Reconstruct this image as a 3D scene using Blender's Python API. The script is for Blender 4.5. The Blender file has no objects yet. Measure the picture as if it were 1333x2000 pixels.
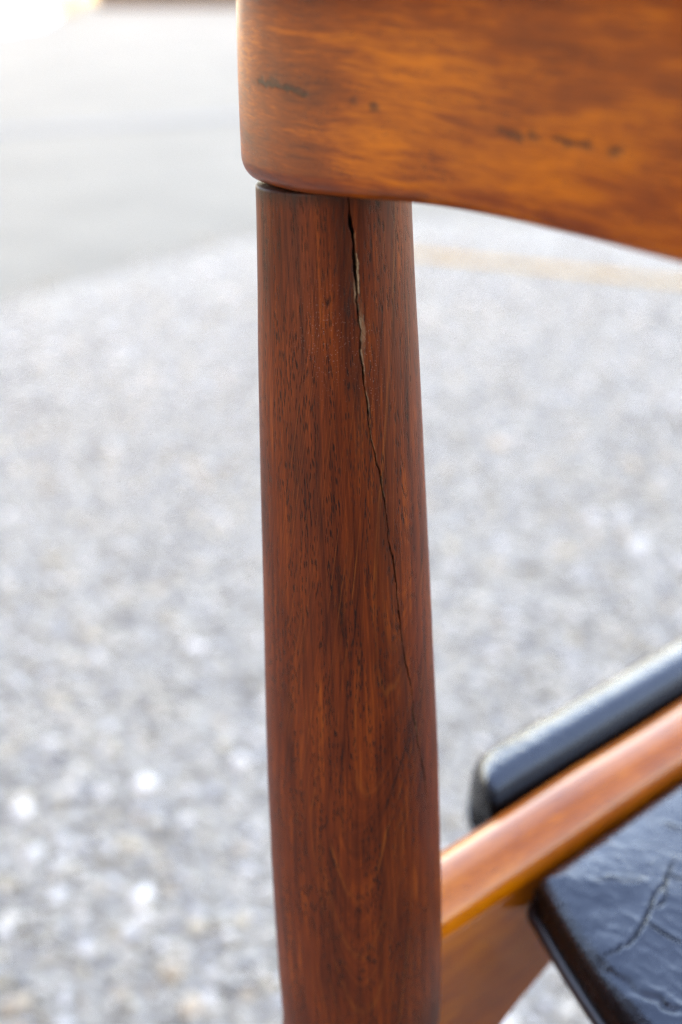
import bpy, math, random
import numpy as np
from mathutils import Vector, Euler

R = math.radians
scene = bpy.context.scene
col = scene.collection

# ------------------------------------------------------------------ camera, sky, sun, exposure
CAM_H, PITCH = 0.72, 23.0
cam_d = bpy.data.cameras.new('camera')
cam = bpy.data.objects.new('camera', cam_d)
col.objects.link(cam)
cam.location = (0, 0, CAM_H)
cam.rotation_euler = (R(90 - PITCH), 0, 0)
cam_d.sensor_fit = 'VERTICAL'
cam_d.sensor_height = 36.0
cam_d.sensor_width = 24.0
cam_d.lens = 50.0
cam_d.clip_start = 0.02
cam_d.clip_end = 2000.0
cam_d.dof.use_dof = True
cam_d.dof.focus_distance = 0.327
cam_d.dof.aperture_fstop = 7.6
cam_d.dof.aperture_blades = 9
scene.camera = cam

SUN_AZ, SUN_EL = 179.0, 46.0          # azimuth from +Y towards +X
world = bpy.data.worlds.new('World')
scene.world = world
world.use_nodes = True
wn = world.node_tree
wn.nodes.clear()
sky = wn.nodes.new('ShaderNodeTexSky')
sky.sky_type = 'NISHITA'
sky.sun_disc = False
sky.sun_elevation = R(SUN_EL)
sky.sun_rotation = R(SUN_AZ)
sky.dust_density = 1.0
sky.ozone_density = 2.0
bg = wn.nodes.new('ShaderNodeBackground')
bg.inputs['Strength'].default_value = 0.15
wo = wn.nodes.new('ShaderNodeOutputWorld')
wn.links.new(sky.outputs[0], bg.inputs[0])
wn.links.new(bg.outputs[0], wo.inputs[0])

sun_d = bpy.data.lights.new('sun', 'SUN')
sun_d.energy = 3.5
sun_d.angle = R(0.5)
sun_d.color = (1.0, 0.95, 0.86)
sun = bpy.data.objects.new('sun', sun_d)
col.objects.link(sun)
to_sun = Vector((math.sin(R(SUN_AZ)) * math.cos(R(SUN_EL)), math.cos(R(SUN_AZ)) * math.cos(R(SUN_EL)), math.sin(R(SUN_EL))))
sun.rotation_euler = to_sun.to_track_quat('Z', 'Y').to_euler()
sun.location = (-3, 4, 6)

vs = scene.view_settings
vs.view_transform = 'Standard'
vs.look = 'None'
vs.exposure = 3.35
vs.use_white_balance = True
vs.white_balance_temperature = 9500
vs.white_balance_tint = 20
vs.gamma = 1.0
scene.render.film_transparent = False
scene.cycles.max_bounces = 8
scene.cycles.use_denoising = True
scene.cycles.denoising_prefilter = 'NONE'


# ------------------------------------------------------------------ helpers
def tag(o, label=None, cat=None, group=None, kind=None):
    if label: o['label'] = label
    if cat: o['category'] = cat
    if group: o['group'] = group
    if kind: o['kind'] = kind
    return o


def mesh_obj(name, verts, faces, mat, parent=None, smooth=True, attrs=None):
    """verts (n,3) array; faces: list of arrays (m,3) / (m,4) or list of tuples."""
    verts = np.asarray(verts, dtype=np.float32).reshape(-1, 3)
    me = bpy.data.meshes.new(name)
    arrs = [np.asarray(a, dtype=np.int32) for a in faces if len(a)]
    nl = sum(a.size for a in arrs)
    nf = sum(len(a) for a in arrs)
    me.vertices.add(len(verts))
    me.vertices.foreach_set('co', verts.ravel())
    me.loops.add(nl)
    me.loops.foreach_set('vertex_index', np.concatenate([a.ravel() for a in arrs]))
    me.polygons.add(nf)
    tot = np.concatenate([np.full(len(a), a.shape[1], dtype=np.int32) for a in arrs])
    start = np.concatenate([[0], np.cumsum(tot)[:-1]]).astype(np.int32)
    me.polygons.foreach_set('loop_start', start)
    me.update(calc_edges=True)
    me.polygons.foreach_set('use_smooth', np.full(nf, smooth, dtype=bool))
    for an, av in (attrs or {}).items():
        av = np.asarray(av, dtype=np.float32)
        if av.ndim == 1:
            a = me.attributes.new(an, 'FLOAT', 'POINT'); a.data.foreach_set('value', av)
        else:
            a = me.attributes.new(an, 'FLOAT_VECTOR', 'POINT'); a.data.foreach_set('vector', av.ravel())
    me.materials.append(mat)
    me.validate()
    me.update()
    o = bpy.data.objects.new(name, me)
    col.objects.link(o)
    if parent: o.parent = parent
    return o


def grid_faces(nu, nv, close_v=False, flip=False):
    i = np.arange(nu - 1)[:, None]
    j = np.arange(nv if close_v else nv - 1)[None, :]
    j2 = (j + 1) % nv
    a = i * nv + j; b = (i + 1) * nv + j; c = (i + 1) * nv + j2; d = i * nv + j2
    q = np.stack([a, b, c, d], axis=-1).reshape(-1, 4)
    return q[:, ::-1] if flip else q


def fan_caps(nu, nv, flip=False):
    a = np.arange(nv)
    first = [tuple(a.tolist())]; last = [tuple((a[::-1] + (nu - 1) * nv).tolist())]
    if flip: first, last = [first[0][::-1]], [last[0][::-1]]
    return first, last


def hash2(ix, iy, seed):
    h = (ix.astype(np.int64) * 374761393 + iy.astype(np.int64) * 668265263 + seed * 974634777) & 0xFFFFFFFF
    h = ((h ^ (h >> 13)) * 1274126177) & 0xFFFFFFFF
    h = h ^ (h >> 16)
    return (h & 0xFFFFFF) / float(0xFFFFFF)


def vnoise(x, y, seed=0):
    x = np.asarray(x, float); y = np.asarray(y, float) + np.zeros_like(x)
    ix = np.floor(x); iy = np.floor(y); fx = x - ix; fy = y - iy
    fx = fx * fx * (3 - 2 * fx); fy = fy * fy * (3 - 2 * fy)
    a = hash2(ix, iy, seed); b = hash2(ix + 1, iy, seed); c = hash2(ix, iy + 1, seed); d = hash2(ix + 1, iy + 1, seed)
    return (a * (1 - fx) + b * fx) * (1 - fy) + (c * (1 - fx) + d * fx) * fy - 0.5


def fbm(x, y, seed=0, octaves=4):
    s = 0; amp = 1.0
    for o in range(octaves):
        s = s + amp * vnoise(np.asarray(x) * 2 ** o, np.asarray(y) * 2 ** o, seed + o * 17); amp *= 0.5
    return s


def seg_dist(x, y, pts):
    """distance to a polyline and position 0..1 along it"""
    best = np.full(np.shape(x), 1e9); pos = np.zeros(np.shape(x))
    n = len(pts) - 1
    for k in range(n):
        (x0, y0), (x1, y1) = pts[k], pts[k + 1]
        dx, dy = x1 - x0, y1 - y0
        t = np.clip(((x - x0) * dx + (y - y0) * dy) / (dx * dx + dy * dy + 1e-18), 0, 1)
        d = np.hypot(x - x0 - t * dx, y - y0 - t * dy)
        m = d < best
        best = np.where(m, d, best); pos = np.where(m, (k + t) / n, pos)
    return best, pos


def smooth(a, b, x):
    t = np.clip((x - a) / (b - a), 0, 1)
    return t * t * (3 - 2 * t)


# ------------------------------------------------------------------ node helpers
class NT:
    def __init__(self, name):
        self.m = bpy.data.materials.new(name)
        self.m.use_nodes = True
        self.t = self.m.node_tree
        self.t.nodes.clear()
        self.out = self.t.nodes.new('ShaderNodeOutputMaterial')
        self.b = self.t.nodes.new('ShaderNodeBsdfPrincipled')
        self.t.links.new(self.b.outputs[0], self.out.inputs[0])

    def set(self, sock, v):
        if isinstance(v, bpy.types.NodeSocket): self.t.links.new(v, sock)
        elif v is not None:
            if isinstance(v, (tuple, list)) and sock.type == 'RGBA' and len(v) == 3: v = (*v, 1)
            sock.default_value = v

    def attr(self, name):
        n = self.t.nodes.new('ShaderNodeAttribute'); n.attribute_name = name
        return n

    def m_(self, op, a, b=None, c=None, clamp=False):
        n = self.t.nodes.new('ShaderNodeMath'); n.operation = op; n.use_clamp = clamp
        for k, v in enumerate((a, b, c)):
            if v is not None: self.set(n.inputs[k], v)
        return n.outputs[0]

    def vec(self, x, y, z):
        n = self.t.nodes.new('ShaderNodeCombineXYZ')
        for k, v in enumerate((x, y, z)): self.set(n.inputs[k], v)
        return n.outputs[0]

    def sep(self, v):
        n = self.t.nodes.new('ShaderNodeSeparateXYZ'); self.set(n.inputs[0], v)
        return n.outputs

    def noise(self, vec=None, scale=1.0, detail=3.0, rough=0.55, w=None):
        n = self.t.nodes.new('ShaderNodeTexNoise')
        if w is not None:
            n.noise_dimensions = '1D'; self.set(n.inputs['W'], w)
        else: self.set(n.inputs['Vector'], vec)
        n.inputs['Scale'].default_value = scale
        n.inputs['Detail'].default_value = detail
        n.inputs['Roughness'].default_value = rough
        return n.outputs['Fac']

    def vor(self, vec, scale=1.0, feature='F1', out='Distance', rnd=1.0):
        n = self.t.nodes.new('ShaderNodeTexVoronoi'); n.feature = feature
        self.set(n.inputs['Vector'], vec); n.inputs['Scale'].default_value = scale
        n.inputs['Randomness'].default_value = rnd
        return n.outputs[out]

    def ramp(self, fac, stops, interp='LINEAR'):
        n = self.t.nodes.new('ShaderNodeValToRGB'); n.color_ramp.interpolation = interp
        self.set(n.inputs[0], fac)
        els = n.color_ramp.elements
        while len(els) < len(stops): els.new(0.5)
        for e, (p, c) in zip(els, stops):
            e.position = p; e.color = (*c, 1) if isinstance(c, (tuple, list)) else (c, c, c, 1)
        return n.outputs[0]

    def rng(self, v, a, b, c=0.0, d=1.0):
        n = self.t.nodes.new('ShaderNodeMapRange')
        for k, x in enumerate((v, a, b, c, d)): self.set(n.inputs[k], x)
        return n.outputs[0]

    def mix(self, f, a, b, mode='MIX'):
        n = self.t.nodes.new('ShaderNodeMix'); n.data_type = 'RGBA'; n.blend_type = mode
        self.set(n.inputs[0], f); self.set(n.inputs[6], a); self.set(n.inputs[7], b)
        return n.outputs[2]

    def bump(self, h, strength, dist, normal=None):
        n = self.t.nodes.new('ShaderNodeBump')
        n.inputs['Strength'].default_value = strength; n.inputs['Distance'].default_value = dist
        self.set(n.inputs['Height'], h)
        if normal is not None: self.set(n.inputs['Normal'], normal)
        return n.outputs[0]

    def done(self, **kw):
        for k, v in kw.items(): self.set(self.b.inputs[k.replace('_', ' ')], v)
        return self.m


# ------------------------------------------------------------------ materials
def post_wood():
    """dark reddish brown teak; attribute grain = (across, along, 0) in metres"""
    n = NT('dark_teak')
    g = n.attr('grain').outputs['Vector']
    u, v, _ = n.sep(g)
    warp = n.noise(n.vec(n.m_('MULTIPLY', u, 60), n.m_('MULTIPLY', v, 10), 0), 1, 2)
    uw = n.m_('ADD', u, n.m_('MULTIPLY', n.m_('SUBTRACT', warp, 0.5), 0.0030))
    # centre line of the cathedral figure drifts sideways up the post
    u0 = n.m_('ADD', n.m_('MULTIPLY', n.m_('MAXIMUM', n.m_('SUBTRACT', v, 0.50), 0), 0.22), 0.0012)
    du = n.m_('SUBTRACT', uw, u0)
    g1 = n.m_('SUBTRACT', v, n.m_('MULTIPLY', n.m_('MULTIPLY', du, du), 430.0))
    fine = n.noise(w=g1, scale=260, detail=4, rough=0.7)
    coarse = n.noise(w=n.m_('ADD', g1, 3.7), scale=55, detail=2, rough=0.5)
    # straight fibre streaks
    fib = n.noise(n.vec(n.m_('MULTIPLY', uw, 1900), n.m_('MULTIPLY', v, 45), 0), 1, 3, 0.6)
    fib2 = n.noise(n.vec(n.m_('MULTIPLY', uw, 500), n.m_('MULTIPLY', v, 16), 5), 1, 3, 0.6)
    blot = n.noise(n.vec(n.m_('MULTIPLY', u, 70), n.m_('MULTIPLY', v, 22), 9), 1, 3, 0.5)
    s = n.m_('ADD', n.m_('ADD', n.m_('MULTIPLY', fine, 0.16), n.m_('MULTIPLY', coarse, 0.12)),
             n.m_('ADD', n.m_('MULTIPLY', fib, 0.36), n.m_('ADD', n.m_('MULTIPLY', fib2, 0.36), n.m_('MULTIPLY', n.m_('SUBTRACT', blot, 0.5), 0.30))))
    c = n.ramp(s, [(0.35, (0.030, 0.0054, 0.0020)), (0.45, (0.082, 0.0130, 0.0031)), (0.55, (0.142, 0.0232, 0.0044)), (0.66, (0.28, 0.055, 0.007))])
    # thin orange growth lines
    ol = n.noise(w=n.m_('ADD', g1, 11.3), scale=120, detail=3, rough=0.65)
    brk = n.noise(n.vec(n.m_('MULTIPLY', u, 120), n.m_('MULTIPLY', v, 55), 3), 1, 2)
    offc = n.rng(n.m_('ABSOLUTE', du), 0.0035, 0.0075)
    om = n.m_('MULTIPLY', n.m_('MULTIPLY', n.rng(ol, 0.60, 0.68), n.rng(brk, 0.42, 0.62)), offc)
    gj = n.m_('ADD', g1, n.m_('MULTIPLY', n.m_('SUBTRACT', n.noise(n.vec(n.m_('MULTIPLY', u, 900), n.m_('MULTIPLY', v, 60), 8), 1, 3), 0.5), 0.006))
    for apex, wd, amt in ((.4405, .0020, .6), (.4500, .0010, .35), (.4600, .0014, .4), (.4790, .0014, .45), (.5130, .0016, .35), (.5420, .0018, .45), (.5530, .0012, .3)):
        band = n.rng(n.m_('ABSOLUTE', n.m_('SUBTRACT', gj, apex)), wd, wd * .3)
        om = n.m_('MAXIMUM', om, n.m_('MULTIPLY', n.m_('MULTIPLY', band, amt), n.rng(brk, 0.36, 0.56)))
    c = n.mix(n.m_('MULTIPLY', om, 0.85), c, (0.24, 0.062, 0.011))
    dl = n.noise(w=n.m_('ADD', g1, 23.1), scale=90, detail=3, rough=0.65)
    dm = n.m_('MULTIPLY', n.m_('MULTIPLY', n.rng(dl, 0.61, 0.68), n.rng(brk, 0.60, 0.40)), n.rng(n.m_('ABSOLUTE', du), 0.002, 0.006, 0.35, 1.0))
    c = n.mix(n.m_('MULTIPLY', dm, 0.8), c, (0.012, 0.004, 0.003))
    # open pores: short dark dashes along the grain
    pv = n.vec(n.m_('MULTIPLY', uw, 2500), n.m_('MULTIPLY', v, 330), 0)
    pore = n.vor(pv, 1.0)
    pden = n.noise(n.vec(n.m_('MULTIPLY', uw, 330), n.m_('MULTIPLY', v, 30), 1), 1, 2)
    pm = n.m_('MULTIPLY', n.rng(pore, 0.40, 0.24), n.rng(pden, 0.40, 0.54))
    c = n.mix(n.m_('MULTIPLY', pm, 0.92), c, (0.008, 0.003, 0.002))
    # darker towards the joint; age: grime at the split, pale broken fibres on the lip of the split, dust
    dirt_dark = n.attr('dirt_dark').outputs['Fac']
    c = n.mix(dirt_dark, c, (0.020, 0.011, 0.008))
    pale = n.attr('pale').outputs['Fac']
    pn = n.noise(n.vec(n.m_('MULTIPLY', u, 2500), n.m_('MULTIPLY', v, 700), 2), 1, 2)
    c = n.mix(n.m_('MULTIPLY', pale, n.rng(pn, 0.35, 0.6, 0.35, 1.0)), c, n.mix(pn, (0.20, 0.105, 0.036), (0.40, 0.31, 0.21)))
    dust = n.attr('dust').outputs['Fac']
    dn = n.vor(n.vec(n.m_('MULTIPLY', u, 2300), n.m_('MULTIPLY', v, 2300), 4), 1.0)
    dnn = n.noise(n.vec(n.m_('MULTIPLY', u, 1500), n.m_('MULTIPLY', v, 1500), 14), 1, 1)
    dsm = n.m_('MULTIPLY', n.m_('MULTIPLY', n.rng(dn, 0.24, 0.12), n.rng(dnn, 0.48, 0.60)), dust)
    c = n.mix(n.m_('MULTIPLY', dsm, 0.75), c, (0.48, 0.36, 0.34))
    h = n.m_('SUBTRACT', n.m_('MULTIPLY', fib, 0.25), pm)
    nb = n.bump(h, 0.55, 0.00018)
    rough = n.m_('ADD', n.m_('MULTIPLY', fib2, 0.14), 0.40)
    return n.done(Base_Color=c, Roughness=rough, Normal=nb, Specular_IOR_Level=0.16)


def oiled_wood(name, dark, mid, light, seed, coat=0.35, rough=0.33, streak=1.0, spec=0.28, crough=0.2):
    """lighter, varnished orange-brown wood; attribute grain = (along, across, through)"""
    n = NT(name)
    g = n.attr('grain').outputs['Vector']
    s_, z_, d_ = n.sep(g)
    wv = n.noise(n.vec(n.m_('MULTIPLY', s_, 22), n.m_('MULTIPLY', z_, 60), seed), 1, 2)
    zw = n.m_('ADD', z_, n.m_('MULTIPLY', n.m_('SUBTRACT', wv, 0.5), 0.006))
    a = n.noise(n.vec(n.m_('MULTIPLY', s_, 14), n.m_('MULTIPLY', zw, 130), n.m_('MULTIPLY', d_, 130)), 1, 3, 0.55)
    b = n.noise(n.vec(n.m_('MULTIPLY', s_, 45), n.m_('MULTIPLY', zw, 900), n.m_('ADD', n.m_('MULTIPLY', d_, 500), seed)), 1, 3, 0.6)
    e = n.noise(n.vec(n.m_('MULTIPLY', s_, 30), n.m_('MULTIPLY', zw, 42), seed + 7), 1, 3, 0.55)
    s = n.m_('ADD', n.m_('ADD', n.m_('MULTIPLY', a, 0.45 * streak), n.m_('MULTIPLY', b, 0.34 * streak)), n.m_('MULTIPLY', e, 1.0 - 0.79 * streak))
    fine_ = n.noise(n.vec(n.m_('MULTIPLY', s_, 130), n.m_('MULTIPLY', zw, 2300), n.m_('ADD', n.m_('MULTIPLY', d_, 900), seed + 3)), 1, 2, 0.6)
    s = n.m_('ADD', s, n.m_('MULTIPLY', n.m_('SUBTRACT', fine_, 0.5), 0.30))
    wood_tone = n.attr('wood_tone').outputs['Fac']
    s = n.m_('ADD', s, wood_tone)
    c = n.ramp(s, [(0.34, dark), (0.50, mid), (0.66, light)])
    pv = n.vec(n.m_('MULTIPLY', s_, 420), n.m_('MULTIPLY', zw, 2600), n.m_('MULTIPLY', d_, 2600))
    pore = n.vor(pv, 1.0)
    pden = n.noise(n.vec(n.m_('MULTIPLY', s_, 60), n.m_('MULTIPLY', zw, 300), 1), 1, 2)
    pm = n.m_('MULTIPLY', n.rng(pore, 0.32, 0.16), n.rng(pden, 0.44, 0.6))
    c = n.mix(n.m_('MULTIPLY', pm, 0.85), c, tuple(x * 0.35 for x in dark))
    stain = n.attr('stain').outputs['Fac']
    c = n.mix(stain, c, (0.016, 0.007, 0.006))
    nb = n.bump(n.m_('SUBTRACT', n.m_('MULTIPLY', b, 0.4), pm), 0.35, 0.00018)
    ww = n.noise(n.vec(n.m_('MULTIPLY', s_, 90), n.m_('MULTIPLY', z_, 160), d_), 1, 2)
    nb = n.bump(ww, 0.15, 0.0006, nb)
    return n.done(Base_Color=c, Roughness=n.m_('ADD', n.m_('MULTIPLY', b, 0.2), rough - 0.1), Normal=nb,
                  Specular_IOR_Level=spec, Coat_Weight=coat, Coat_Roughness=crough)


def leather_mat():
    n = NT('black_leather')
    tc = n.t.nodes.new('ShaderNodeTexCoord').outputs['Object']
    big = n.noise(tc, 60, 4, 0.6)
    wr = n.noise(tc, 400, 4, 0.65)
    wtc = n.t.nodes.new('ShaderNodeVectorMath'); wtc.operation = 'MULTIPLY_ADD'
    nz = n.t.nodes.new('ShaderNodeTexNoise'); nz.inputs['Scale'].default_value = 170; nz.inputs['Detail'].default_value = 3; n.set(nz.inputs['Vector'], tc)
    n.set(wtc.inputs[0], nz.outputs['Color']); wtc.inputs[1].default_value = (.006, .006, .006); n.set(wtc.inputs[2], tc)
    ed = n.vor(wtc.outputs[0], 300, 'DISTANCE_TO_EDGE')
    peb = n.noise(tc, 1300, 2, 0.6)
    wear = n.rng(n.noise(tc, 35, 4, 0.6), 0.4, 0.7)
    c = n.mix(wear, (0.0030, 0.0035, 0.0050), (0.008, 0.0090, 0.012))
    crk_matte = n.attr('crack').outputs['Fac']  # cracks, plus pad sides and rim with their sheen killed
    c = n.mix(crk_matte, c, (0.006, 0.005, 0.005))
    b1 = n.bump(wr, 0.34, 0.0006)
    b2 = n.bump(n.rng(ed, 0.0, 0.25), 0.10, 0.00022, b1)
    b3 = n.bump(peb, 0.25, 0.00012, b2)
    rough = n.rng(big, 0.3, 0.7, 0.20, 0.32)
    return n.done(Base_Color=c, Roughness=rough, Normal=b3, Specular_IOR_Level=n.m_('MULTIPLY', n.m_('SUBTRACT', 1.0, crk_matte), 0.80), Specular_Tint=(0.64, 0.80, 1.0, 1))  # blue sky reflection put in as a specular tint


def piping_mat():
    n = NT('black_piping')
    tc = n.t.nodes.new('ShaderNodeTexCoord').outputs['Object']
    nb = n.bump(n.noise(tc, 700, 3), 0.3, 0.0003)
    return n.done(Base_Color=(0.011, 0.012, 0.015), Roughness=0.35, Normal=nb, Specular_IOR_Level=0.7)


def gravel_ground_mat():
    n = NT('asphalt_aggregate')
    tc = n.t.nodes.new('ShaderNodeTexCoord').outputs['Object']
    big = n.noise(tc, 1.1, 4, 0.6)
    med = n.noise(tc, 7, 4, 0.6)
    cell = n.vor(tc, 75, 'F1', 'Color')
    cr, cg, cb = n.sep(cell)
    d = n.vor(tc, 75)
    base = n.ramp(cr, [(0.0, (0.252, 0.230, 0.189)), (0.45, (0.360, 0.329, 0.269)), (0.8, (0.468, 0.423, 0.341)), (0.97, (0.588, 0.534, 0.420))])
    base = n.mix(n.rng(d, 0.35, 0.65), base, (0.306, 0.282, 0.233))
    base = n.mix(n.rng(big, 0.35, 0.65, 0.0, 0.35), base, (0.420, 0.385, 0.315))
    base = n.mix(n.rng(med, 0.55, 0.75, 0.0, 0.4), base, (0.372, 0.342, 0.281))
    nb = n.bump(n.m_('SUBTRACT', 1.0, d), 0.6, 0.004)
    return n.done(Base_Color=base, Roughness=0.75, Normal=nb, Specular_IOR_Level=0.4)


def road_mat():
    n = NT('worn_asphalt')
    tc = n.t.nodes.new('ShaderNodeTexCoord').outputs['Object']
    big = n.noise(tc, 0.35, 4, 0.6)
    med = n.noise(tc, 2.6, 4, 0.6)
    fine = n.noise(tc, 120, 3, 0.7)
    c = n.ramp(fine, [(0.3, (0.238, 0.218, 0.172)), (0.7, (0.319, 0.294, 0.231))])
    c = n.mix(n.rng(big, 0.3, 0.7, 0.0, 0.5), c, (0.313, 0.290, 0.228))
    c = n.mix(n.rng(med, 0.42, 0.68, 0.0, 0.75), c, (0.238, 0.221, 0.175))
    nb = n.bump(fine, 0.5, 0.003)
    return n.done(Base_Color=c, Roughness=0.8, Normal=nb, Specular_IOR_Level=0.2)


def simple(name, c0, c1, scale, rough=0.8, bump=0.4, bd=0.004):
    n = NT(name)
    tc = n.t.nodes.new('ShaderNodeTexCoord').outputs['Object']
    f = n.noise(tc, scale, 5, 0.65)
    return n.done(Base_Color=n.ramp(f, [(0.3, c0), (0.7, c1)]), Roughness=rough, Normal=n.bump(f, bump, bd))


def pebble_mat():
    n = NT('pebble')
    t = n.attr('tint').outputs['Vector']
    tc = n.t.nodes.new('ShaderNodeTexCoord').outputs['Object']
    f = n.noise(tc, 500, 3, 0.6)
    c = n.mix(n.rng(f, 0.3, 0.7, 0.0, 0.35), t, n.mix(0.5, t, (0.12, 0.12, 0.13)))
    return n.done(Base_Color=c, Roughness=0.55, Specular_IOR_Level=0.45)


def paint_mat():
    n = NT('yellow_road_paint')
    tc = n.t.nodes.new('ShaderNodeTexCoord').outputs['Object']
    f = n.noise(tc, 45, 5, 0.7)
    f2 = n.noise(tc, 6, 3, 0.6)
    w = n.rng(n.m_('ADD', f, n.m_('MULTIPLY', f2, 0.6)), 0.68, 0.92)
    c = n.mix(w, (0.60, 0.31, 0.05), (0.42, 0.28, 0.12))
    return n.done(Base_Color=c, Roughness=0.7, Normal=n.bump(f, 0.4, 0.002))


M_post = post_wood()
M_crest = oiled_wood('oiled_crest_wood', (0.090, 0.0120, 0.0010), (0.205, 0.0340, 0.0011), (0.45, 0.105, 0.0016), 2.0, coat=0.22, rough=0.40, streak=0.9, spec=0.10, crough=0.18)
M_rail = oiled_wood('varnished_rail_wood', (0.30, 0.055, 0.0015), (0.46, 0.098, 0.0020), (0.62, 0.160, 0.0030), 5.0, coat=0.7, rough=0.45, streak=0.8, spec=0.05, crough=0.10)
M_leather = leather_mat()
M_piping = piping_mat()

# ------------------------------------------------------------------ the ground
A = R(46.0)
RV = np.array([math.cos(A), -math.sin(A)])
FV = np.array([math.sin(A), math.cos(A)])
ROOT = np.array([-0.0016, 0.323]) + 0.21 * RV


def sheet(name, pts, z, mat, kind='structure', thick=None):
    v = [(x, y, z) for x, y in pts]
    o = mesh_obj(name, v, [[tuple(range(len(v)))]], mat, smooth=False)
    if kind: tag(o, kind=kind)
    return o


# one far-reaching sheet
sheet('ground', [(-400, -400), (400, -400), (400, 900), (-400, 900)], 0.0, road_mat())
# the rougher lot of exposed aggregate, its edge running past behind the chair
EDGE = [(-6.0, -4.4), (-0.67, 2.73), (-0.256, 3.276), (0.02, 3.52), (0.168, 3.56), (0.72, 3.45), (3.2, 2.35), (9, -0.6), (9, -6), (-6, -6)]
sheet('gravel_lot', EDGE, 0.004, gravel_ground_mat())
sheet('road_marking', [(0.00, 3.210), (0.168, 3.130), (0.45, 2.995), (0.72, 2.860), (3.2, 1.635), (3.218, 1.677), (0.738, 2.902), (0.468, 3.037), (0.185, 3.173), (0.017, 3.253)], 0.008, paint_mat())
# faint dark seams across the smooth asphalt
M_seam = simple('tar_seam', (0.225, 0.215, 0.185), (0.28, 0.265, 0.23), 9, 0.7)
sheet('tar_seam', [(-1.6, 4.97), (-1.15, 5.04), (-0.41, 5.42), (0.6, 5.9), (0.6, 6.02), (-0.41, 5.54), (-1.15, 5.16), (-1.6, 5.09)], 0.004, M_seam)
# pale concrete slab, dry verge and dark timber edging at the far side
M_conc = simple('pale_concrete', (0.74, 0.73, 0.70), (0.84, 0.83, 0.80), 8, 0.8)
sheet('concrete_slab', [(-9, 7.0), (-2.3, 8.9), (-2.0, 10.0), (-2.1, 11.7), (-9, 11.9)], 0.004, M_conc)
M_verge = simple('dry_verge', (0.22, 0.17, 0.075), (0.42, 0.34, 0.16), 6, 0.9, 0.6, 0.03)
sheet('verge', [(-30, 11.9), (30, 13.0), (30, 60), (-30, 60)], 0.006, M_verge)

rng = np.random.default_rng(7)

# unseen block added behind the camera to put the chair in shade: the sun reaches the ground only beyond its corner, far left
bld = bpy.data.objects.new('added_building', None)
col.objects.link(bld)
bld.location = (0.8, -2.2, 0)
tag(bld, 'unseen tall dark grey block added to shade the chair and the lot', 'added_building')
M_render = simple('pale_render', (0.085, 0.080, 0.078), (0.125, 0.118, 0.113), 5, 0.9, 0.3, 0.004)
M_glass = NT('dark_window_glass').done(Base_Color=(0.02, 0.024, 0.028), Roughness=0.06)
M_frame = simple('white_window_frame', (0.70, 0.70, 0.68), (0.78, 0.78, 0.76), 30, 0.5)


def box(name, a, b, mat, parent):
    (x0, y0, z0), (x1, y1, z1) = a, b
    v = [(x0, y0, z0), (x1, y0, z0), (x1, y1, z0), (x0, y1, z0), (x0, y0, z1), (x1, y0, z1), (x1, y1, z1), (x0, y1, z1)]
    return mesh_obj(name, v, [[(0, 3, 2, 1), (4, 5, 6, 7), (0, 1, 5, 4), (1, 2, 6, 5), (2, 3, 7, 6), (3, 0, 4, 7)]], mat, parent, smooth=False)


box('wall', (-2.8, -12.0, 0.0), (3.2, 0.0, 15.0), M_render, bld)
box('roof_parapet', (-2.9, -12.1, 15.0), (3.3, 0.15, 15.4), M_frame, bld)
for fl in range(4):
    for k in range(2):
        wx, wz = -2.1 + 2.8 * k, 1.0 + 3.5 * fl
        fr = box('window', (wx, 0.001, wz), (wx + 1.5, 0.06, wz + 1.8), M_frame, bld)
        box('pane', (wx + .08, 0.0611, wz + .08), (wx + .72, 0.066, wz + 1.72), M_glass, fr)
        box('pane', (wx + .78, 0.0611, wz + .08), (wx + 1.42, 0.066, wz + 1.72), M_glass, fr)


wing = bpy.data.objects.new('added_building', None)  # unseen block added on the left to keep bright sky off the leather
col.objects.link(wing)
wing.location = (-6.0, 0.0, 0)
tag(wing, 'unseen low dark grey block added on the left to darken seat reflections', 'added_building')
box('wall', (-6.0, -2.5, 0.0), (0.0, 4.6, 6.6), M_render, wing)
box('roof_parapet', (-6.1, -2.6, 6.6), (0.12, 4.7, 6.9), M_render, wing)
for k in range(2):
    fr = box('window', (0.001, -1.4 + 2.7 * k, 1.0), (0.06, 0.0 + 2.7 * k, 2.5), M_frame, wing)
    box('pane', (0.0611, -1.32 + 2.7 * k, 1.08), (0.066, -0.08 + 2.7 * k, 2.42), M_glass, fr)


def edging(x0, x1, y0, slope, h, d):
    n_ = 60
    xs = np.linspace(x0, x1, n_)
    V = []
    for x in xs:
        y = y0 + slope * (x - x0) + 0.02 * math.sin(x * 7)
        hh = h + 0.02 * math.sin(x * 5 + 1) + rng.uniform(-.008, .008)
        ring = [(y, 0.0), (y - 0.005, hh * 0.8), (y + 0.03, hh), (y + d - 0.03, hh), (y + d, hh * 0.8), (y + d, 0.0)]
        V += [(x, a, b) for a, b in ring]
    q = grid_faces(n_, 6, True)
    c0, c1 = fan_caps(n_, 6)
    return np.array(V), [q, c0, c1]


v_, f_ = edging(-1.95, 6.0, 12.0, 0.035, 0.24, 0.22)
o = mesh_obj('timber_edging', v_, f_, simple('dark_timber', (0.045, 0.026, 0.016), (0.11, 0.065, 0.04), 20, 0.85), smooth=False)
tag(o, 'dark brown timber edging along the far side of the pale asphalt', 'edging')


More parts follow.
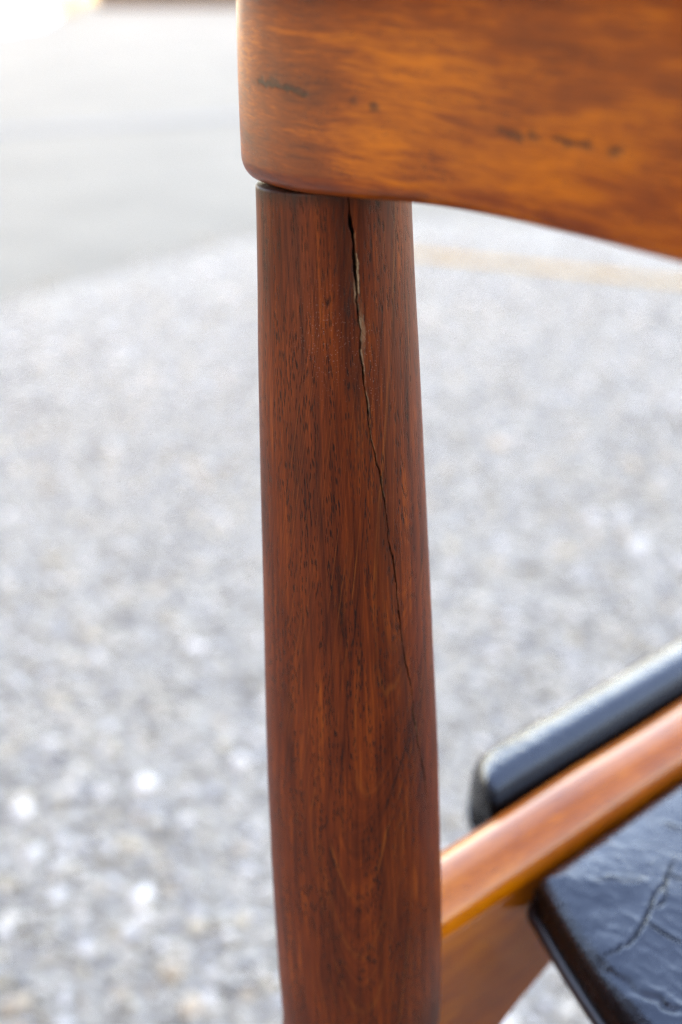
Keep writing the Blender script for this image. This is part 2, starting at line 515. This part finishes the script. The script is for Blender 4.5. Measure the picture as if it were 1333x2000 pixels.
def rock(name, loc, size, mat, seed):
    nu, nv = 24, 36
    th = np.linspace(0, math.pi, nu)[:, None]; ph = np.linspace(0, 2 * math.pi, nv, endpoint=False)[None, :]
    x = np.sin(th) * np.cos(ph); y = np.sin(th) * np.sin(ph); z = np.cos(th) + 0 * ph
    d = 1 + 0.28 * fbm(x * 1.6 + 5 + z, y * 1.6 + seed + z * .7, seed, 4)
    P = np.stack([x * d * size[0], y * d * size[1], z * d * size[2]], -1).reshape(-1, 3)
    o = mesh_obj(name, P, [grid_faces(nu, nv, True)], mat)
    o.location = loc
    return o


o = rock('boulder', (-2.12, 11.3, 0.10), (0.17, 0.14, 0.16), simple('beige_stone', (0.42, 0.36, 0.24), (0.62, 0.55, 0.40), 12, 0.85), 3)
tag(o, 'small rounded beige stone at the corner of the white slab', 'stone')

# ------------------------------------------------------------------ loose and embedded aggregate (uncountable)
ICO = []
t_ = (1 + 5 ** 0.5) / 2
for a in (-1, 1):
    for b in (-t_, t_): ICO += [(0, a, b), (a, b, 0), (b, 0, a)]
ICO = np.array(ICO, float); ICO /= np.linalg.norm(ICO[0])
fs = []
for i in range(12):
    for j in range(i + 1, 12):
        for k in range(j + 1, 12):
            e = [np.linalg.norm(ICO[p] - ICO[q]) for p, q in ((i, j), (j, k), (i, k))]
            if max(e) < 1.1:
                nrm = np.cross(ICO[j] - ICO[i], ICO[k] - ICO[i])
                fs.append((i, j, k) if nrm @ ICO[i] > 0 else (i, k, j))
ICOF = np.array(fs)


def edge_y(x):
    xs = [p[0] for p in EDGE[:8]]; ys = [p[1] for p in EDGE[:8]]
    return np.interp(x, xs, ys)


def stones(count, seed):
    g = np.random.default_rng(seed)
    y = 0.35 + 3.35 * g.random(count) ** 1.25
    half = 0.50 + 0.36 * y
    x = g.uniform(-1, 1, count) * half
    on_line = (x > -.02) & (np.abs(y - (3.23 - .5 * x)) < .055)
    keep = ~on_line & (y < edge_y(x) - 0.05 + 1.0 * (g.random(count) - 0.72))
    x, y = x[keep], y[keep]
    n_ = len(x)
    s = 0.0037 * np.exp(g.normal(0, 0.38, n_)).clip(0.45, 2.3)
    u = g.random(n_)
    grey = g.uniform(0.15, 0.52, n_)
    tint = np.stack([grey * 1.30, grey * 1.20, grey * 1.00], -1)
    blue = (u > 0.30) & (u < 0.45)
    tint[blue] *= np.array([0.84, 0.90, 1.04])
    warm = (u > 0.45) & (u < 0.60)
    tint[warm] *= np.array([1.10, 1.02, 0.88])
    white = u > 0.945
    tint[white] = np.array([0.72, 0.69, 0.63]) * g.uniform(0.75, 1.1, (white.sum(), 1))
    tan = (u > 0.932) & (u <= 0.945)
    tint[tan] = np.array([0.56, 0.45, 0.32]) * g.uniform(0.8, 1.1, (tan.sum(), 1))
    s[white | tan] *= g.uniform(1.0, 1.7, (white | tan).sum())
    rot = g.uniform(0, 2 * math.pi, n_)
    jit = 1 + 0.22 * g.uniform(-1, 1, (n_, 12))
    P = ICO[None] * jit[..., None] * s[:, None, None]
    P = P * np.stack([g.uniform(0.8, 1.35, n_), g.uniform(0.7, 1.1, n_), g.uniform(0.5, 0.8, n_)], -1)[:, None, :]
    c, sn = np.cos(rot)[:, None], np.sin(rot)[:, None]
    X = P[..., 0] * c - P[..., 1] * sn; Y = P[..., 0] * sn + P[..., 1] * c
    Z = P[..., 2] + 0.004 + s[:, None] * 0.22
    V = np.stack([X + x[:, None], Y + y[:, None], Z], -1).reshape(-1, 3)
    F = (ICOF[None] + (np.arange(n_) * 12)[:, None, None]).reshape(-1, 3)
    return V, F, np.repeat(np.clip(tint, 0.03, 0.85), 12, axis=0)


v_, f_, tn = stones(76000, 11)
o = mesh_obj('gravel', v_, [f_], pebble_mat(), smooth=True, attrs={'tint': tn})
tag(o, 'grey and white aggregate stones set in the ground of the lot', 'gravel', kind='stuff')

# ------------------------------------------------------------------ the chair
chair = bpy.data.objects.new('chair', None)
col.objects.link(chair)
chair.location = (ROOT[0], ROOT[1], 0)
chair.rotation_euler = (0, 0, -A)
chair.empty_display_size = 0.1
tag(chair, 'wooden dining chair with split dark rear post, orange crest rail and worn black leather seat', 'chair')

PX = 0.2101                                    # half spacing of the rear posts
LEAN = -0.045
ZS = [0.0, 0.20, .34, .4133, .4428, .4617, .4884, .5137, .5376, .5676, .5956, .6219, .6405, .66, .675]
RS = [.0125, .0185, .0222, .0232, .0237, .0238, .0235, .0230, .0222, .0211, .0201, .0191, .0182, .0175, .0172]


def post_axis_f(z):
    z = np.asarray(z, float)
    return np.where(z > 0.42, LEAN * (z - 0.66), LEAN * (0.42 - 0.66) - 0.10 * (0.42 - z) * 0.9)


CRACK = [(0.6629, -31.50), (0.6605, -31.37), (0.6561, -30.43), (0.6505, -30.38), (0.6460, -30.57), (0.6414, -29.66), (0.6368, -29.16), (0.6310, -28.82), (0.6262, -27.96), (0.6202, -26.89), (0.6153, -25.66), (0.6091, -23.82), (0.6040, -21.48), (0.5988, -19.09), (0.5935, -16.66), (0.5882, -14.97), (0.5815, -13.79), (0.5772, -11.50), (0.5703, -9.89), (0.5633, -8.71), (0.5575, -6.91), (0.5501, -4.81), (0.5407, -0.58), (0.5332, 0.30), (0.5250, 3.71), (0.5163, 8.46), (0.5075, 12.27), (0.4987, 15.28)]


_AX = np.linspace(-.30, .30, 2401)


def table(xk, yk, sigma=.009):
    y = np.interp(np.abs(_AX), xk, yk)
    k = np.arange(-120, 121) * (_AX[1] - _AX[0])
    w = np.exp(-(k / sigma) ** 2 / 2); w /= w.sum()
    return np.convolve(np.pad(y, 120, mode='edge'), w, 'valid')


_ZB = table([0, .05, .10, .12, .14, .155, .168, .182, .2037, .23], [.6685, .6682, .6676, .6680, .6683, .6680, .6673, .6659, .6641, .6636], .006)
_FB = table([0, .04, .08, .12, .16, .2, .23], [-.0385, -.0370, -.0325, -.0270, -.0228, -.0207, -.0203])
_TH = table([0, .12, .23], [.021, .026, .0330])


def crest_bottom(ax):
    return np.interp(ax, _AX, _ZB)


def rear_post(name, mirror, fine):
    zs = np.unique(np.concatenate([np.linspace(0, .38, 40), np.linspace(.38, .672, 760 if fine else 80)]))
    nu, nv = len(zs), (380 if fine else 64)
    rad = np.interp(zs, ZS, RS)
    # soften the piecewise radius
    k = 25 if fine else 3
    pad = np.pad(rad, k, mode='edge'); rad = np.convolve(pad, np.ones(2 * k + 1) / (2 * k + 1), 'valid')
    cz = np.array([c[0] for c in CRACK])[::-1]; ca = np.radians([c[1] for c in CRACK])[::-1]
    if fine:
        pc = np.interp(zs, cz, ca)
        below = zs < cz[0]
        pc = np.where(below, ca[0] + (cz[0] - zs) * 3.0 * smooth(0.1, 0.0, cz[0] - zs), pc)
        wig = 0.0005 * fbm(zs * 420, 0 * zs, 5, 4) + 0.0005 * fbm(zs * 130, 0 * zs + 3, 9, 3)
        step = np.round(vnoise(zs * 230, 0 * zs + 7.3, 21) * 3) / 3 * 0.0004
        pc = pc + (wig + step * smooth(0.665, 0.64, zs)) / rad
        t = np.linspace(-1, 1, nv, endpoint=False)
        w = math.pi * (0.16 * t + 0.84 * np.sign(t) * np.abs(t) ** 1.9)
    else:
        pc = np.zeros(nu); w = np.linspace(-math.pi, math.pi, nv, endpoint=False)
    phi = pc[:, None] + w[None, :]
    Rr = rad[:, None] + 0 * phi
    # very slightly squared section, hand shaped
    Rr = Rr * (1 + 0.012 * np.cos(4 * (phi + 0.35)))
    # hand finished: faint long undulations
    Rr = Rr + 0.00018 * fbm(phi * 2.2, zs[:, None] * 18 + 0 * phi, 31, 3)
    s = w[None, :] * rad[:, None]              # signed arc distance from the split
    pale = np.zeros_like(phi); dirt_dark = np.zeros_like(phi); dust = np.zeros_like(phi)
    if fine:
        Z = zs[:, None] + 0 * phi
        zz = zs
        hw = np.interp(zz, [.495, .51, .53, .552, .57, .60, .63, .640, .645, .655, .6605, .667], [0.00008, .00011, .00012, .00012, .00013, .00013, .00016, .00020, .00027, .00033, .00024, .00018])
        hw = hw * (1 + 1.1 * fbm(zz * 300, 0 * zz, 77, 3)).clip(0.25, 2)
        live = smooth(.496, .503, zz) * (0.35 + 0.65 * (vnoise(zz * 260, 0 * zz + 1, 55) > -0.22))
        live = np.where(zz > .56, np.maximum(live, 0.9), live)
        depth = np.interp(zz, [.495, .52, .56, .60, .64, .66], [.0005, .0008, .0010, .0014, .0022, .0028]) * live
        core = smooth(1.25, 0.55, np.abs(s) / np.maximum(hw, 1e-6)[:, None]) * (hw > 1e-5)[:, None]
        Rr = Rr - core * depth[:, None]
        # the right hand side of the split stands slightly proud
        lip = np.where(s > 0, np.exp(-s / 0.0035), 0) * np.interp(zz, [.50, .55, .65], [0.00002, .00005, .00010])[:, None]
        left = np.where(s <= 0, np.exp(s / 0.003), 0) * np.interp(zz, [.50, .55, .65], [0.00002, .00004, .00008])[:, None]
        Rr = Rr + lip - left
        # pale broken fibre along the right lip
        pw = np.interp(zz, [.50, .53, .56, .60, .625, .638, .644, .649, .653], [.00009, .00009, .00010, .00011, .00013, .00018, .00026, .00018, .0001])
        pw = pw * (0.55 + 1.2 * np.abs(fbm(zz * 350, 0 * zz + 2, 88, 3)) * 2)
        on = np.interp(zz, [.50, .53, .56, .58, .60, .62, .648, .653, .656], [.30, .35, .15, .12, .18, .55, .95, .6, 0]) * (0.25 + .75 * (vnoise(zz * 230, 0 * zz, 93) > 0.0))
        e0 = hw[:, None] * 1.0
        pale = smooth(1.2, 0.5, np.abs(s - e0 - pw[:, None] * .5) / (pw[:, None] * .8)) * on[:, None]
        # second flake on the left lip around the widest chip
        fl = np.exp(-((zz - .6425) / .0022) ** 2)
        pale = np.maximum(pale, smooth(1.0, .4, np.abs(s + hw[:, None] + .00022) / .0003) * fl[:, None] * .8)
        # loosened brownish patch right of the split
        pale = np.maximum(pale, 0.45 * smooth(1, .5, np.abs(s - .0007) / .0006) * np.exp(-((zz - .634) / .005) ** 2)[:, None])
        dirt_dark = core * 0.96
        halo = np.exp(-np.abs(s + .0015) / .0028) * np.interp(zz, [.50, .55, .60, .66], [.35, .45, .45, .5])[:, None] * (s < .0004)
        dirt_dark = np.maximum(dirt_dark, halo * (0.6 + 0.8 * fbm(phi * 30, Z * 60, 3, 3)))
        dirt_dark = np.maximum(dirt_dark, smooth(.6585, .6645, Z + .0012 * fbm(phi * 14, Z * 20, 8, 3)) * .85)  # upper end of the post darkens towards the joint
        dirt_dark = np.where(pale > .1, dirt_dark * (1 - pale), dirt_dark)
        dust = np.exp(-(((phi + 0.95) / 0.30) ** 2 + ((Z - .632) / .010) ** 2)) + 0.9 * np.exp(-(((s - .0015) / .0035) ** 2 + ((Z - .625) / .011) ** 2)) + .07
    # shoulder cut to the underside of the crest rail, a hair's breadth below it, with the tenon going on up
    neck = smooth(.66345, .6640, zs)[:, None]
    Rr = Rr - smooth(.6628, .66345, zs)[:, None] * .00004
    Rr = Rr * (1 - .28 * neck)
    X = Rr * np.cos(phi) - PX
    Y = Rr * np.sin(phi) + post_axis_f(zs)[:, None]
    Zc = zs[:, None] + (crest_bottom(np.abs(X)) - .6639) * smooth(.640, .6630, zs)[:, None]
    across = (np.where(phi + R(46) > math.pi, phi - 2 * math.pi, phi) + R(46)) * 0.0215
    grain = np.stack([across, Zc, 0 * Zc], -1)
    V = np.stack([X, Y, Zc], -1)
    if mirror: V[..., 0] *= -1
    faces = [grid_faces(nu, nv, True, flip=not mirror)]
    c0, c1 = fan_caps(nu, nv, flip=not mirror)
    return mesh_obj(name, V, faces + [c0, c1], M_post, chair,
                    attrs={'grain': grain.reshape(-1, 3), 'pale': np.clip(pale, 0, 1).ravel(), 'dirt_dark': np.clip(dirt_dark, 0, 1).ravel(), 'dust': np.clip(dust, 0, 1).ravel()})


p0 = rear_post('rear_leg', False, True)
tag(p0, 'dark rear post with a long crack running down it')
p1 = rear_post('rear_leg', True, False)
tag(p1, 'uncracked dark rear post')


# ---- crest rail
def round_section(f0, f1, z0, z1, r, nback, narc, nrest):
    """closed ring (f,z): rounded rectangle, start at bottom back corner going up the back face (f0 = back)"""
    pts = []
    r = max(min(r, (f1 - f0) / 2 - 1e-5, (z1 - z0) / 2 - 1e-5), 1e-6)
    def arc(cf, cz, a0, a1, n):
        for a in np.linspace(a0, a1, n): pts.append((cf + r * math.cos(a), cz + r * math.sin(a)))
    arc(f0 + r, z0 + r, -math.pi / 2, -math.pi, narc)
    for z in np.linspace(z0 + r, z1 - r, nback + 2)[1:-1]: pts.append((f0, z))
    arc(f0 + r, z1 - r, math.pi, math.pi / 2, narc)
    for f in np.linspace(f0 + r, f1 - r, 6)[1:-1]: pts.append((f, z1))
    arc(f1 - r, z1 - r, math.pi / 2, 0, narc)
    for z in np.linspace(z1 - r, z0 + r, nrest + 2)[1:-1]: pts.append((f1, z))
    arc(f1 - r, z0 + r, 0, -math.pi / 2, narc)
    for f in np.linspace(f1 - r, f0 + r, 8)[1:-1]: pts.append((f, z0))
    return np.array(pts)


def crest():
    XE, RE = 0.2321, 0.0500
    a = RE * (1 - np.cos(np.linspace(0.02, math.pi / 2, 190)))
    left = -XE + a
    fine = np.linspace(-XE + RE, -0.085, 380)[1:]
    mid = np.linspace(-0.085, XE - RE, 120)[1:]
    right = (XE - a[::-1])[1:]
    xs = np.concatenate([left, fine, mid, right])
    rows = []
    for x in xs:
        ax = abs(x)
        zb = float(crest_bottom(ax))
        zt = np.interp(ax, [0, .12, .23], [.764, .760, .752])
        fb = float(np.interp(ax, _AX, _FB))
        th = float(np.interp(ax, _AX, _TH))
        e = max(0.0, ax - (XE - RE)) / RE
        sc_ = math.sqrt(max(1 - e ** 2.25, 1e-4))
        fc = fb + th / 2
        dz = max(0.0, ax - .2200) / (XE - .2200)
        dz = .0046 * (1 - math.sqrt(max(1 - dz * dz, 0)))
        rows.append(round_section(fc - th / 2 * sc_, fc + th / 2 * sc_, zb + dz, zt - dz, .0042, 190, 9, 24))
    S = np.array(rows)
    f, z = S[..., 0], S[..., 1]
    back = np.exp(-((z - .705) / .045) ** 2) * 0.0022
    f = f - back * (f < (f.mean(1, keepdims=True))) + LEAN * (z - .664)
    f = f + 0.00012 * fbm(xs[:, None] * 60 + 0 * z, z * 60, 41, 3)
    X = xs[:, None] + 0 * z
    X = X * (1 - .37 * (z - .664))
    V = np.stack([X, f, z], -1)
    nu, nv = z.shape
    # dents and dark mineral marks in the wood
    stain = np.zeros_like(z)
    def mark(pts, width, amt, seed):
        nonlocal stain
        jx = .0010 * fbm(X * 700, z * 700, seed, 3); jz = .0009 * fbm(X * 700 + 9, z * 900, seed + 4, 3)
        d, _ = seg_dist(X + jx, z + jz, pts)
        br = 0.55 + 1.1 * fbm(X * 420, z * 300, seed + 8, 3)
        stain = np.maximum(stain, smooth(1.05, 0.15, d / width) * np.clip(br + .45, 0, 1) * min(1, amt * 1.2))
    mark([(-.2112, .6868), (-.2075, .6865), (-.2040, .6867), (-.2005, .6861), (-.1975, .6860), (-.1940, .6858)], .0011, .80, 3)
    mark([(-.2060, .6874), (-.2030, .6870)], .0014, .55, 6)
    mark([(-.1792, .6857), (-.1782, .6856)], .0010, .5, 12)
    mark([(-.1733, .6853), (-.1726, .6853)], .0012, .65, 15)
    mark([(-.1395, .6847), (-.1370, .6843), (-.1345, .6839)], .0011, .75, 23)
    mark([(-.1318, .6846), (-.1300, .6840)], .0012, .6, 28)
    mark([(-.1262, .6846), (-.1235, .6842), (-.1210, .6845), (-.1185, .6843)], .0010, .7, 33)
    mark([(-.1135, .6841), (-.1122, .6842)], .0013, .75, 37)
    mark([(-.175, .6685), (-.168, .6680), (-.160, .6700)], .0016, .22, 43)
    stain = np.clip(stain, 0, .9)
    f2 = V[..., 1] + 0.00008 * stain
    V[..., 1] = f2
    wood_tone = 1.5 * (0.10 * np.exp(-(((X + .160) / .022) ** 2 + ((z - .693) / .007) ** 2)) + 0.06 * np.exp(-(((X + .125) / .03) ** 2 + ((z - .680) / .008) ** 2)) + .05 * np.exp(-(((X + .176) / .014) ** 2 + ((z - .677) / .005) ** 2)) - .05 * np.exp(-(((X + .20) / .016) ** 2)) - .06 * smooth(.696, .708, z))  # lighter and darker areas of wood colour, darker towards the top
    grain = np.stack([X, z + .0 * X, f], -1)
    c0, c1 = fan_caps(nu, nv, True)
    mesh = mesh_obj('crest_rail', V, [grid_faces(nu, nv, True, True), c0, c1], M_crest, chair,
                    attrs={'grain': grain.reshape(-1, 3), 'stain': stain.ravel(), 'wood_tone': wood_tone.ravel()})
    return mesh


crest()


# ---- side rails
RXC = 0.2185


def side_rail(name, mirror, fine):
    fs_ = np.linspace(0.0, 0.335, 260 if fine else 40)
    cz = 0.4288
    rows = []
    for f in fs_:
        zb = np.interp(f, [0, .02, .05, .078, .10, .13, .16, .34], [.342, .352, .3665, .3800, .3885, .3960, .4005, .402])
        pts = []
        top = cz + 0.0003 * math.sin(f * 60)
        # broad softly crowned top that rolls out a little over both faces
        for a in np.linspace(R(14), R(182), 90):
            c_, s_ = math.cos(a), math.sin(a)
            e_ = 1.0
            pts.append((-RXC + .0050 + (.0100 if c_ > 0 else .0205) * math.copysign(abs(c_) ** e_, c_), top + 0.0138 * math.copysign(abs(s_) ** e_, s_)))
        hw = 0.0136; zc = pts[0][1] - .0018
        for z in np.linspace(zc, zb + .002, 40): pts.append((-RXC - hw, z))
        for a in np.linspace(math.pi, math.pi * 1.5, 5)[1:]: pts.append((-RXC - hw + .002 + .002 * math.cos(a), zb + .002 + .002 * math.sin(a)))
        for a in np.linspace(math.pi * 1.5, math.pi * 2, 5): pts.append((-RXC + hw - .002 + .002 * math.cos(a), zb + .002 + .002 * math.sin(a)))
        for z in np.linspace(zb + .002, zc, 40)[1:]: pts.append((-RXC + hw, z))
        rows.append(pts)
    S = np.array(rows)
    nu, nv = S.shape[:2]
    F = fs_[:, None] + 0 * S[..., 0]
    V = np.stack([S[..., 0], F, S[..., 1]], -1)
    grain = np.stack([F + .3, S[..., 1], S[..., 0]], -1)
    if mirror: V[..., 0] *= -1
    c0, c1 = fan_caps(nu, nv, flip=mirror)
    z0 = np.zeros(nu * nv)
    return mesh_obj(name, V, [grid_faces(nu, nv, True, mirror), c0, c1], M_rail, chair,
                    attrs={'grain': grain.reshape(-1, 3), 'stain': z0, 'wood_tone': z0 + .02})


side_rail('side_rail', False, True)
side_rail('side_rail', True, False)


# ---- front legs and front rail (out of the picture, they carry the seat)
def front_leg(name, sx):
    zs = np.linspace(0, .452, 60)
    rad = np.interp(zs, [0, .2, .4, .44, .452], [.012, .0165, .0185, .0175, .012])
    ph = np.linspace(0, 2 * math.pi, 40, endpoint=False)
    X = rad[:, None] * np.cos(ph) + sx * RXC; Y = rad[:, None] * np.sin(ph) + .352; Z = zs[:, None] + 0 * X
    V = np.stack([X, Y, Z], -1)
    g = np.stack([Z, X, Y], -1).reshape(-1, 3)
    c0, c1 = fan_caps(60, 40, True)
    z0 = np.zeros(2400)
    return mesh_obj(name, V, [grid_faces(60, 40, True, True), c0, c1], M_rail, chair, attrs={'grain': g, 'stain': z0, 'wood_tone': z0})


front_leg('front_leg', -1)
front_leg('front_leg', 1)


def bar(name, x0, x1, f0, f1, z0, z1):
    xs = np.linspace(x0, x1, 30)
    sec = round_section(f0, f1, z0, z1, .004, 8, 5, 8)
    V = np.stack([np.repeat(xs, len(sec)), np.tile(sec[:, 0], 30), np.tile(sec[:, 1], 30)], -1)
    c0, c1 = fan_caps(30, len(sec), True)
    z_ = np.zeros(len(V))
    return mesh_obj(name, V, [grid_faces(30, len(sec), True, True), c0, c1], M_rail, chair, attrs={'grain': V, 'stain': z_, 'wood_tone': z_})


bar('front_rail', -.200, .200, .340, .364, .345, .402)
bar('seat_bearer', -.1995, .1995, .118, .150, .386, .4145)


# ---- leather seat
def rear_curve(x):
    a = np.abs(np.asarray(x, float))
    b = np.minimum(a, .195)
    return 0.023 + 1.53 * b ** 2 + .42 * np.maximum(a - .195, 0) - .0055 * (1 - smooth(.205, .234, a))


LCRACKS = [
    ([(-0.1723, 0.1145), (-0.1696, 0.1065), (-0.1671, 0.1006), (-0.1662, 0.0934), (-0.1638, 0.0882), (-0.1619, 0.0827), (-0.1597, 0.0763), (-0.1596, 0.0709), (-0.1608, 0.0658), (-0.1632, 0.0620)], .00045, .0013),
    ([(-0.1671, 0.1006), (-0.1632, 0.0958), (-0.1619, 0.0908), (-0.1638, 0.0882)], .00036, .0008),
    ([(-0.1608, 0.0818), (-0.1554, 0.0818), (-0.1508, 0.0816), (-0.1479, 0.0821)], .00045, .0007),
    ([(-0.1691, 0.1058), (-0.1659, 0.1055), (-0.1640, 0.1064), (-.155, .108)], .0004, .0007),
    ([(-0.1842, 0.0877), (-0.1806, 0.0921), (-0.1762, 0.0941), (-0.1727, 0.0974)], .00045, .0003),
    ([(-0.1870, 0.1295), (-0.1819, 0.1295), (-0.1800, 0.1306), (-.170, .136)], .00045, .0004),
    ([(-0.1632, 0.0620), (-0.1601, 0.0593), (-0.1557, 0.0592), (-0.1506, 0.0583), (-0.1462, 0.0570)], .0016, .0016),
    ([(-0.1462, 0.0570), (-0.1399, 0.0591), (-0.1376, 0.0570), (-0.1328, 0.0592)], .0010, .0010),
]
ZRIM, ZBOT = .4395, .4155


def pad_part(x0, x1, t1, rc_l, rc_r, nx_dense, nt, dome, wrinkle, ZRIM=.4395, slope=0, ZBOT=.4155):
    """cushion loft: t runs forward from the bowed rear edge; closed rings across x"""
    re = .0070 if dome > .004 else .006                                     # rounding of the rear top edge
    dense = np.linspace(0, .13, int(nt * .75))
    ts = np.unique(np.concatenate([re * (1 - np.cos(np.linspace(0, math.pi / 2, 26))), dense, np.linspace(.13, t1, int(nt * .25))]))
    er = .0085
    half = (x1 - x0)
    # across: rounding at both sides + dense on the left
    ca = er * (1 - np.cos(np.linspace(0, math.pi / 2, 18)))
    inner = np.linspace(0, 1, nx_dense)
    rows = []; top = []
    for t in ts:
        def inset(rc):
            return rc * (1 - math.sqrt(max(0, 1 - (1 - t / rc) ** 2))) if t < rc else 0.0
        xl, xr = x0 + inset(rc_l), x1 - inset(rc_r)
        dr = re - math.sqrt(max(0, re * re - max(0, re - t) ** 2))
        xin = xl + er + (xr - xl - 2 * er) * inner
        xt = np.concatenate([xl + ca, xin[1:-1], (xr - ca)[::-1]])
        dl = er - np.sqrt(np.maximum(0, er ** 2 - np.maximum(0, er - (xt - xl)) ** 2)) + er - np.sqrt(np.maximum(0, er ** 2 - np.maximum(0, er - (xr - xt)) ** 2))
        edge = np.minimum(np.minimum(xt - xl, xr - xt), t)
        zt = ZRIM - np.minimum(np.hypot(dl, dr), re) + dome * (1 - np.exp(-np.maximum(edge - .003, 0) / .022))
        if slope: zt = zt - abs(slope) * ((xr - xt) / (xr - xl) if slope > 0 else (xt - xl) / (xr - xl)) ** 2
        pts = [(x, z) for x, z in zip(xt, zt)]
        zl = zt[0]
        pts += [(xr, zt[-1] + (ZBOT - zt[-1]) * k) for k in (.33, .66, 1.0)]
        pts += [(x, ZBOT) for x in np.linspace(xr, xl, 14)[1:-1]]
        pts += [(xl, ZBOT + (zl - ZBOT) * k) for k in (0, .33, .66)]
        rows.append(pts); top.append([True] * len(xt) + [False] * (len(pts) - len(xt)))
    S = np.array(rows); T = np.array(top)
    X, Z = S[..., 0], S[..., 1]
    fade = np.clip(1 - ts / .30, 0, 1)[:, None]
    Fc = ts[:, None] + rear_curve(X) * fade + (1 - fade) * .06
    crack = np.where(T, 0.0, 0.93) * (ts[:, None] >= 0)  # pad sides masked too: dark reflection put in by killing their sheen
    crack = np.maximum(crack, .8 * smooth(ZRIM - .0005, ZRIM - .006, Z))  # rolled rim darkened the same way
    if wrinkle:
        d_ = np.zeros_like(X)
        side = smooth(.001, .010, ts)[:, None] * smooth(0.0005, .009, np.minimum(X - x0, x1 - X))
        for pts, wd, dp in LCRACKS:
            jx = .0005 * fbm(X * 330, Fc * 330, 5, 3); jy = .0005 * fbm(X * 330 + 7, Fc * 330, 6, 3)
            d, p = seg_dist(X + jx, Fc + jy, pts)
            taper = smooth(0, .12, p) * smooth(1, .88, p) * .6 + .4
            w_ = wd * taper
            k = np.exp(-(d / w_) ** 2)
            d_ -= dp * taper * k * (0.85 + .35 * fbm(X * 250, Fc * 250, 12, 2))
            if wd < .0009: crack = np.maximum(crack, smooth(1.7, .5, d / w_) * .97)
            # swollen edges beside a crack
            d_ += .00022 * np.exp(-((d - 2.2 * wd) / (1.3 * wd)) ** 2)
        # long soft creases towards the rear edge and general sagging
        wr = fbm(X * 75 + 3, Fc * 75, 61, 4)
        zone = np.exp(-((ts[:, None] - .018) / .03) ** 2) * .8 + .35
        d_ += .0006 * zone * wr
        rid = 1 - np.abs(fbm(X * 120 + .6 * Fc * 120, Fc * 190, 71, 3)) * 2
        d_ += .00022 * zone * np.clip(rid, 0, 1) ** 3
        Z = Z + np.where(T, d_ * side, 0)
    V = np.stack([X, Fc, Z], -1)
    # close the rear face: collapse the first ring to its mid line
    nu, nv = X.shape
    ring0 = V[0].copy(); zm = (ring0[:, 2].max() + ZBOT) / 2
    ring0[:, 2] = zm
    V = np.concatenate([ring0[None], V], 0)
    ringN = V[-1].copy(); ringN[:, 2] = (ringN[:, 2].max() + ZBOT) / 2
    V = np.concatenate([V, ringN[None]], 0)
    crack = np.concatenate([crack[:1], crack, crack[-1:]], 0)
    return V.reshape(-1, 3), grid_faces(nu + 2, nv, True, True), crack.ravel()


parts = [pad_part(-.2023, .2023, .345, .0045, .0045, 420, 420, .0050, True, .4368, 0, .4192),
         pad_part(-.2630, -.2358, .345, .021, .005, 60, 200, .001, True, .4440, .0080),
         pad_part(.2358, .2630, .345, .005, .021, 20, 60, .001, False, .4440, -.0080)]
# front strip that bridges the three in front of the legs
V, F, Cr, off = [], [], [], 0
for v_, q_, c_ in parts:
    V.append(v_); F.append(q_ + off); Cr.append(c_); off += len(v_)
xs = np.linspace(-.2592, .2592, 60)
sec = round_section(.378, .432, ZBOT + .0006, ZRIM + .0060, .009, 6, 6, 6)
bv = np.stack([np.repeat(xs, len(sec)), np.tile(sec[:, 0], 60) - .25 * np.repeat(xs, len(sec)) ** 2, np.tile(sec[:, 1], 60)], -1)
V.append(bv); F.append(grid_faces(60, len(sec), True, True) + off); Cr.append(np.zeros(len(bv)))
seat = mesh_obj('seat_pad', np.concatenate(V), [np.concatenate(F)], M_leather, chair, attrs={'crack': np.concatenate(Cr)})


def tube(name, path, r, mat, parent, nv=12):
    P = np.array(path, float)
    T = np.gradient(P, axis=0); T /= np.linalg.norm(T, axis=1)[:, None]
    up = np.array([0, 0, 1.0]); N = np.cross(T, up); N /= np.linalg.norm(N, axis=1)[:, None]; B = np.cross(N, T)
    a = np.linspace(0, 2 * math.pi, nv, endpoint=False)
    rr = r * (1 + .10 * fbm(np.arange(len(P)) * .22, 0 * np.arange(len(P)), 4, 3))
    V = P[:, None] + rr[:, None, None] * (np.cos(a)[None, :, None] * N[:, None] + np.sin(a)[None, :, None] * B[:, None])
    c0, c1 = fan_caps(len(P), nv, True)
    return mesh_obj(name, V, [grid_faces(len(P), nv, True, True), c0, c1], mat, parent)


def pad_outline(x0, x1, rc_l, rc_r, t_end, z):
    pts = []
    def f_at(x, t):
        fade = np.clip(1 - t / .30, 0, 1)
        return t + rear_curve(x) * fade + (1 - fade) * .06
    for t in np.linspace(t_end, rc_l, 60)[:-1]: pts.append((x0, f_at(x0, t), z))
    for a in np.linspace(0, math.pi / 2, 12):
        x = x0 + rc_l * (1 - math.cos(a)); t = rc_l * (1 - math.sin(a)); pts.append((x, f_at(x, t), z))
    for x in np.linspace(x0 + rc_l, x1 - rc_r, 160)[1:-1]: pts.append((x, f_at(x, 0), z))
    for a in np.linspace(math.pi / 2, 0, 12):
        x = x1 - rc_r * (1 - math.cos(a)); t = rc_r * (1 - math.sin(a)); pts.append((x, f_at(x, t), z))
    for t in np.linspace(rc_r, t_end, 60)[1:]: pts.append((x1, f_at(x1, t), z))
    return pts


tube('piping', pad_outline(-.2023, .2023, .0045, .0045, .32, .4218), .0021, M_piping, seat)
tube('piping', pad_outline(-.2630, -.2358, .021, .005, .32, .4185), .0018, M_piping, seat)
